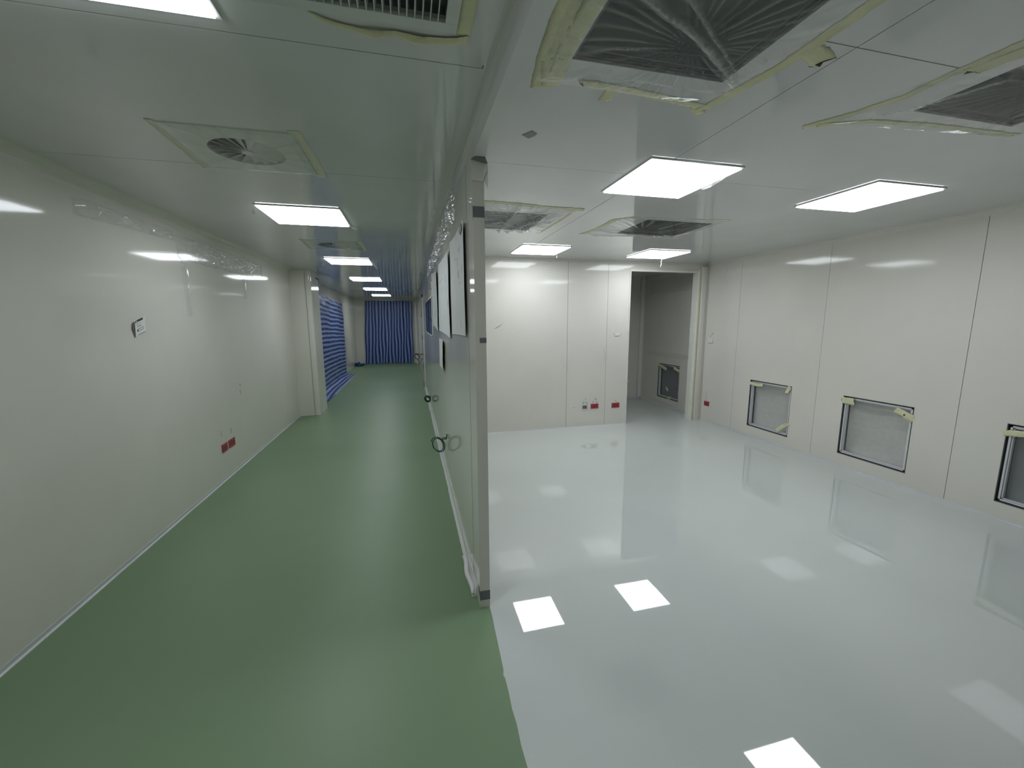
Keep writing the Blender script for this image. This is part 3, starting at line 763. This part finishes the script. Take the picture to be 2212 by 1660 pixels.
for a0, a1 in ((.25, .38), (.44, .62)): skq(a0, a1, .54, .60, .0007, 'printed_word', 'ink')
skq(.24, .80, .24, .40, .0007, 'printed_tag', 'black'); skq(.36, .77, .27, .375, .0014, 'tag_window', 'paper')
skq(.30, .98, .0, .030, .0007, 'base_line', 'black')
# grey flap standing in for the shadow behind the sticker's lifted edge
mb = MB(); mb.prism([S_left(3.661, 1.588, .001), S_left(3.671, 1.70, .001), S_left(3.650, 1.69, .012), S_left(3.642, 1.66, .014)], (0.0005, 0, 0)); mb.build('curl_shadow', M['board'], t)

# ================================================================== DRAWING SHEETS ON THE PARTITION
def sheet(quad, label, seed, curl=.012, lines=True):
    """quad (y,z): near-bottom, far-bottom, far-top, near-top"""
    cu = sum(p[0] for p in quad) / 4; cv = sum(p[1] for p in quad) / 4
    t = empty('drawing_sheet', S_part(cu, cv, 0), label, 'paper', 'papers pinned to the partition')
    q = [Vector((a, b, 0)) for a, b in quad]; N = 24; vs = []; fs = []
    def pt(s, r_, n=0):
        p = q[0].lerp(q[1], s).lerp(q[3].lerp(q[2], s), r_)
        h = .003 + curl * (1 - s) ** 3 + curl * .5 * s ** 6 + .003 * (1 + noise.noise(Vector((p.x * 4, p.y * 4, seed))))
        return S_part(p.x, p.y, h + n)
    for j in range(N + 1):
        for i in range(N + 1): vs.append(pt(i / N, j / N))
    K = len(vs)
    for j in range(N + 1):
        for i in range(N + 1): vs.append(pt(i / N, j / N, -.0006))
    W = N + 1
    for j in range(N):
        for i in range(N): a = j*W+i; fs += [(a, a+1, a+W+1, a+W), (K+a, K+a+W, K+a+W+1, K+a+1)]
    for i in range(N): fs += [(i, K+i, K+i+1, i+1), (N*W+i, N*W+i+1, K+N*W+i+1, K+N*W+i), (i*W, (i+1)*W, K+(i+1)*W, K+i*W), (i*W+N, K+i*W+N, K+(i+1)*W+N, (i+1)*W+N)]
    MB().add(vs, fs).build('sheet', M['paper'], t, smooth=False)
    if lines:
        rnd = random.Random(seed); mb = MB()
        for k in range(9):
            s0_, r0_ = .12 + .6 * rnd.random(), .12 + .7 * rnd.random()
            if rnd.random() < .5: pts = [(s0_ + .03 * i * (1 + rnd.random() * .1), r0_) for i in range(6)]
            else: pts = [(s0_, r0_ - .02 * i) for i in range(5)]
            mb.tube([pt(min(.97, s), max(.03, r_), .0006) for s, r_ in pts], .0011, 4)
        mb.build('drawn_lines', M['faintink'], t)
    return t
sheet([(2.455, 1.606), (3.33, 1.592), (3.30, 2.295), (2.47, 2.275)], 'large white drawing sheet nearest the partition end', 3)
sheet([(3.43, 1.556), (4.80, 1.590), (4.66, 2.300), (3.46, 2.262)], 'middle large white drawing sheet on the partition', 5)
sheet([(4.90, 1.573), (5.944, 1.638), (6.05, 2.360), (4.93, 2.262)], 'farthest large white drawing sheet, beside the corridor window', 6)
sheet([(4.129, 1.508), (4.80, 1.500), (4.819, 1.182), (4.25, 1.150)][::-1][2:] + [(4.80, 1.500), (4.129, 1.508)] if False else [(4.25, 1.165), (4.819, 1.182), (4.80, 1.500), (4.15, 1.500)],
      'small narrow white sheet below the middle drawing sheet', 7, .02)
# torn yellow tape beside the farthest sheet, black tape dab on the nearest
t = empty('torn_tape', S_part(6.2, 2.17, 0), 'torn yellow masking tape stuck at the far edge of the farthest drawing sheet', 'tape')
tape(S_part, [(6.10, 2.20), (6.42, 2.23)], .10, t, name='upper_piece', seed=81, jag=.03, lift=.012)
tape(S_part, [(6.10, 2.11), (6.40, 2.09)], .09, t, name='lower_piece', seed=82, jag=.03, lift=.012)
mb = MB(); mb.prism([S_part(2.52, 2.225, .020), S_part(2.62, 2.215, .016), S_part(2.70, 2.25, .014), S_part(2.60, 2.285, .014), S_part(2.54, 2.262, .018)], (-.0015, 0, 0))
top('tape_dab', mb, M['greytape'], 'dark tape dab at the top of the nearest drawing sheet', 'tape')
mb = MB(); mb.prism([S_part(2.44, 1.62, .0006), S_part(2.449, 1.62, .0006), S_part(2.449, 2.28, .0006), S_part(2.44, 2.28, .0006)], (-.0005, 0, 0))

# white magnets / glints: film crumpled along the top of the partition
def crump(seed, base=.02, amp=.05, f=7.0):
    def h(u, v, s, t):
        a = noise.noise(Vector((u * f * .5, v * f * 2, seed))); b = noise.noise(Vector((u * f * 1.4, v * f * 4, seed + 4)))
        c = ridge(a * 3, 4); k = ridge(b * 2.5, 4)
        return max(max(.002, base - .002), base + amp * (.5 + a * .6) * (1 - .3 * t) + .016 * k), .12 * c + .3 * k * k
    return h
t = film_thing([(2.55, 2.28), (6.5, 2.34), (6.4, 2.50), (2.62, 2.50)], crump(3, .034, .030), 'crumpled clear film hanging along the top of the partition above the sheets', 200, 30, 'filmv', S=S_part, seed=3, hug=False)
t = film_thing([(3.24, 2.36), (4.38, 2.41), (4.38, 2.49), (3.25, 2.47)], crump(5, .012, .035, 5), 'sagging clear film along the top of the left corridor wall, nearer length', 120, 24, 'film', S=S_left, seed=5)
t = film_thing([(4.42, 2.26), (6.60, 2.28), (6.66, 2.48), (4.40, 2.48)], crump(9, .012, .035, 6), 'sagging clear film along the top of the left corridor wall, farther length', 160, 30, 'film', S=S_left, seed=9)
def strip_h(seed):
    def h(u, v, s, t):
        k = ridge((s - .5) * 2.2, 3); return .004 + .007 * k + .003 * noise.noise(Vector((u * 30, v * 6, seed))), .30 * k * (.5 + .5 * t)
    return h
film_thing([(4.46, 1.75), (4.56, 1.75), (4.59, 2.25), (4.45, 2.25)], strip_h(1), 'narrow vertical strip of clear film hanging on the left corridor wall, nearer one', 10, 50, 'film', S=S_left, seed=7)
film_thing([(5.86, 1.98), (5.98, 1.98), (6.00, 2.26), (5.86, 2.26)], strip_h(2), 'narrow vertical strip of clear film hanging on the left corridor wall, farther one', 10, 40, 'film', S=S_left, seed=8)
# clear film draped over the alcove wall
def drape(u, v, s, t):
    k = ridge((v - 1.02 - .02 * math.sin(u * 5)) / .03, 2); j = ridge((v - 2.28 - .06 * math.sin(u * 7)) / .06, 2)
    return .008 + .012 * noise.noise(Vector((u * 2.5, v * 1.5, 2))) + .01 * k + .01 * j, .25 * k + .04
film_thing([(6.15, .98), (7.75, .98), (7.75, 1.07), (6.15, 1.07)], drape, 'narrow fold of clear film across the alcove wall above the opening seen through the doorway', 80, 12, 'film', S=S_right2, seed=4)
film_thing([(6.15, 2.22), (7.75, 2.22), (7.75, 2.50), (6.15, 2.50)], drape, 'clear film along the top of the alcove wall seen through the doorway', 80, 24, 'film', S=S_right2, seed=6)

# ================================================================== CABLES
def coil(cy, cz, rad, turns, label, seed, r=.006, asp=1.2, drift=.03, tail=()):
    """loops of cable standing out from the wall, seen nearly face on down the corridor"""
    mb = MB(); pts = [Vector((XP - r * 1.1, cy - .02, cz + rad * asp)), Vector((XP - .03, cy - .01, cz + rad * asp * 1.05))]
    n = int(turns * 24)
    for i in range(n + 1):
        q = .9 + 2 * math.pi * i / 24; k = i / n; rr = rad * (1 + .16 * math.sin(q * .41 + seed))
        x = XP - .012 - r - rad * 1.16 + rr * math.cos(q) - .25 * rr * math.sin(q)
        pts.append(Vector((min(x, XP - r * 1.3), cy + drift * (k - .5) * 2 + .012 * math.sin(q * .7 + seed), cz + rr * asp * math.sin(q) + .01 * math.sin(q * .33))))
    mb.tube(pts, r, 6)
    if tail: mb.tube([Vector(p) for p in tail], r, 6)
    return top('cable_coil', mb, M['cable'], label, 'cable', 'coiled cables sticking out of the partition', smooth=True, loc=(XP - .02, cy, cz))
coil(4.36, .365, .062, 2.3, 'loose dark cable loops hanging low on the partition, nearest the camera', 2, .0055, 1.25, .05,
     ((XP - .05, 4.31, .44), (XP - .03, 4.25, .455), (XP - .012, 4.21, .47), (XP - .010, 4.17, .53)))
coil(7.55, .285, .045, 5.2, 'tight dark cable bundle low on the partition, middle one', 4, .009, 1.0, .05)
coil(16.25, .34, .075, 1.2, 'small dark cable loop at the far end of the corridor by the white frame', 5, .014, 1.3, .03,
     ((XP - .10, 16.2, .26), (XP - .04, 16.18, .16), (XP - .02, 16.18, .14)))
# corridor window, door frame with hinges, end post
mb = MB(); mb.prism([S_part(6.45, 1.475, 0), S_part(8.80, 1.50, 0), S_part(8.80, 2.06, 0), S_part(6.45, 2.06, 0)], (-.004, 0, 0))
wn = struct('window_1', mb, M['pane'])
mb = MB()
for a, b, c, d in ((6.42, 8.83, 1.46, 1.478), (6.42, 8.83, 2.058, 2.072), (6.42, 6.45, 1.46, 2.07), (8.80, 8.83, 1.46, 2.07)): mb.box(XP - .008, XP, a, b, c, d)
mb.build('window_frame', M['trim'], wn)
mb = MB(); mb.box(XP - .008, XP - .0005, 10.95, 15.6, .0, 2.30); d1 = struct('door_1', mb, M['wall'])
mb = MB(); mb.box(XP - .018, XP - .0005, 10.78, 10.93, 0, 2.36); mb.box(XP - .018, XP - .0005, 10.78, 15.8, 2.30, 2.36); mb.build('door_frame', M['wall'], d1)
for z in (1.86, 1.29, .51, .06):
    mb = MB(); mb.tube([(XP - .026, 10.94, z - .06), (XP - .026, 10.94, z + .06)], .010, 10); mb.box(XP - .024, XP - .018, 10.84, 10.98, z - .06, z + .06)
    mb.build('hinge', M['ink'], d1)
mb = MB(); mb.box(XP - .020, XP - .018, 10.80, 10.93, .12, .45); mb.build('wood_strip', M['brown'], d1)
mb = MB(); mb.box(.225, .275, 16.9, 16.96, 0, 2.42); mb.box(.275, .339, 16.9, 16.96, 2.36, 2.42); struct('trim_post', mb, M['skirt'])

# black cord at the top of the pillar
mb = MB(); mb.tube([(-1.70, 8.3, 2.53), (-1.655, 8.4, 2.50), (-1.640, 8.62, 2.49), (-1.70, 8.9, 2.50)], .011, 8)
top('hanging_cord', mb, M['black'], 'thin dark cord at the head of the side sheet by the pillar', 'cord', smooth=True)

# ================================================================== STRIPED SHEETS
def cloth(name, fn, nu, nv, m, label, cat, group=None):
    vs = []; uv = []; fs = []
    for j in range(nv + 1):
        for i in range(nu + 1):
            p, c = fn(i / nu, j / nv); vs.append(p); uv.append(c)
    for j in range(nv):
        for i in range(nu): a = j*(nu+1)+i; fs.append((a, a+1, a+nu+2, a+nu+1))
    return vs, uv, fs
def end_fn(s, t):
    x = -1.66 + 1.78 * s; z = .012 + 2.50 * (1 - t)
    wob = .025 * math.sin(s * 55 + 1.5 * noise.noise(Vector((s * 6, t * 2, 0)))) * (.3 + .7 * t) + .03 * noise.noise(Vector((s * 5, t * 3, 4)))
    x += -.12 * t * (1 - s) ** 2 + .02 * t * math.sin(t * 9 + s * 20) - .03 * t * s
    return Vector((x, YE - .09 + wob, z + .02 * math.sin(s * 30) * (t ** 6))), Vector((s * 1.78 + .02 * noise.noise(Vector((s * 8, t * 4, 9))), t * 2.5, 0))
vs, uv, fs = cloth('x', end_fn, 160, 50, None, None, None)
c0 = Vector((-.77, YE - .09, 0))
mb = MB().add([v - c0 for v in vs], fs)
o = mb.build('striped_curtain', M['stripe_v'], None, smooth=True, attrs={'cloth': ('FLOAT_VECTOR', uv)}); o.location = c0
tag(o, 'blue striped sheet hanging with upright stripes across the far corridor end', 'curtain')
def side_fn(s, t):
    y = 8.9 + 5.25 * s; hang = 2.42 - .16 * s; total = hang + .27; q = t * total
    wr_ = noise.noise(Vector((y * 1.2, q * 3, 1))); w2 = noise.noise(Vector((y * 3, q * 7, 5)))
    if q < hang - .05: x, z = -2.055, hang - q
    else:
        e = min(1, (q - (hang - .05)) / .10); x = -2.055 + .0 + max(0, q - hang + .02) * (1.0); z = max(.006, (1 - e) * .05)
    m_ = 1 if q < hang - .1 else .15
    return Vector((x + m_ * (.022 * wr_ + .012 * w2) + .012, y, z + (0 if m_ == 1 else .004 + .006 * abs(w2)))), Vector((y * .3, q + .10 * math.sin(s * 3.0) * (t - .25) * 1.2 + .25 * (s - .5) * (t - .3) + .02 * wr_, 0))
vs, uv, fs = cloth('y', side_fn, 90, 130, None, None, None)
c0 = Vector((-2.05, 11.5, 0)); mb = MB().add([v - c0 for v in vs], fs)
o = mb.build('striped_sheet', M['stripe_h'], None, smooth=True, attrs={'cloth': ('FLOAT_VECTOR', uv)}); o.location = c0
tag(o, 'blue striped sheet with level stripes hung on the corridor side and spread onto the floor', 'curtain')
mb = MB(); mb.box(-1.775, -1.745, 10.2, 14.2, .0018, .010)
o2 = mb.build('white_hem', M['skirt'], o)

# blue bundle on the floor by the far curtain
import bmesh
bm = bmesh.new(); bmesh.ops.create_icosphere(bm, subdivisions=4, radius=1)
for v in bm.verts:
    p = v.co; n1 = noise.noise(p * 1.8) ; n2 = noise.noise(p * 5)
    sx, sy, sz = .19, .14, .085
    zz = p.z * sz * (1.25 if p.x < -.1 else .55) * (1 + .6 * n1)
    v.co = Vector((p.x * sx * (1 + .3 * n1 + .1 * n2), p.y * sy * (1 + .3 * n2), max(-.05, zz) + .052 + .01 * n2))
    v.co.z = max(.002, v.co.z)
me = bpy.data.meshes.new('blue_bundle'); bm.to_mesh(me); bm.free(); me.materials.append(M['bluebag'])
for p in me.polygons: p.use_smooth = True
o = bpy.data.objects.new('blue_bundle', me); COL.objects.link(o); o.location = (-1.90, 16.72, .0)
tag(o, 'crumpled blue plastic bundle on the floor left of the far striped curtain', 'bag')

mb = MB(); mb.tube([S_part(6.55, 1.72, .002), S_part(6.55, 1.72, .02)], .022, 10)
top('black_button', mb, M['black'], 'small black button between the farthest drawing sheet and the corridor window', 'button')
# white foam bead left at the foot of the partition end
mb = MB(); pts = []
for i in range(30):
    s = i / 29; pts.append(Vector((XP - .028 + .006 * math.sin(s * 9), 2.30 + .42 * s, .022 + .006 * noise.noise(Vector((s * 6, 0, 0))))))
mb.tube(pts, [.006 + .011 * math.sin(math.pi * min(1, (i + 1) / 9 if i < 9 else 1) / 2) * (1 + .2 * noise.noise(Vector((i * .5, 2, 0)))) for i in range(30)], 8)
top('foam_bead', mb, M['skirt'], 'lumpy white foam bead along the foot of the partition near its end', 'sealant', smooth=True)
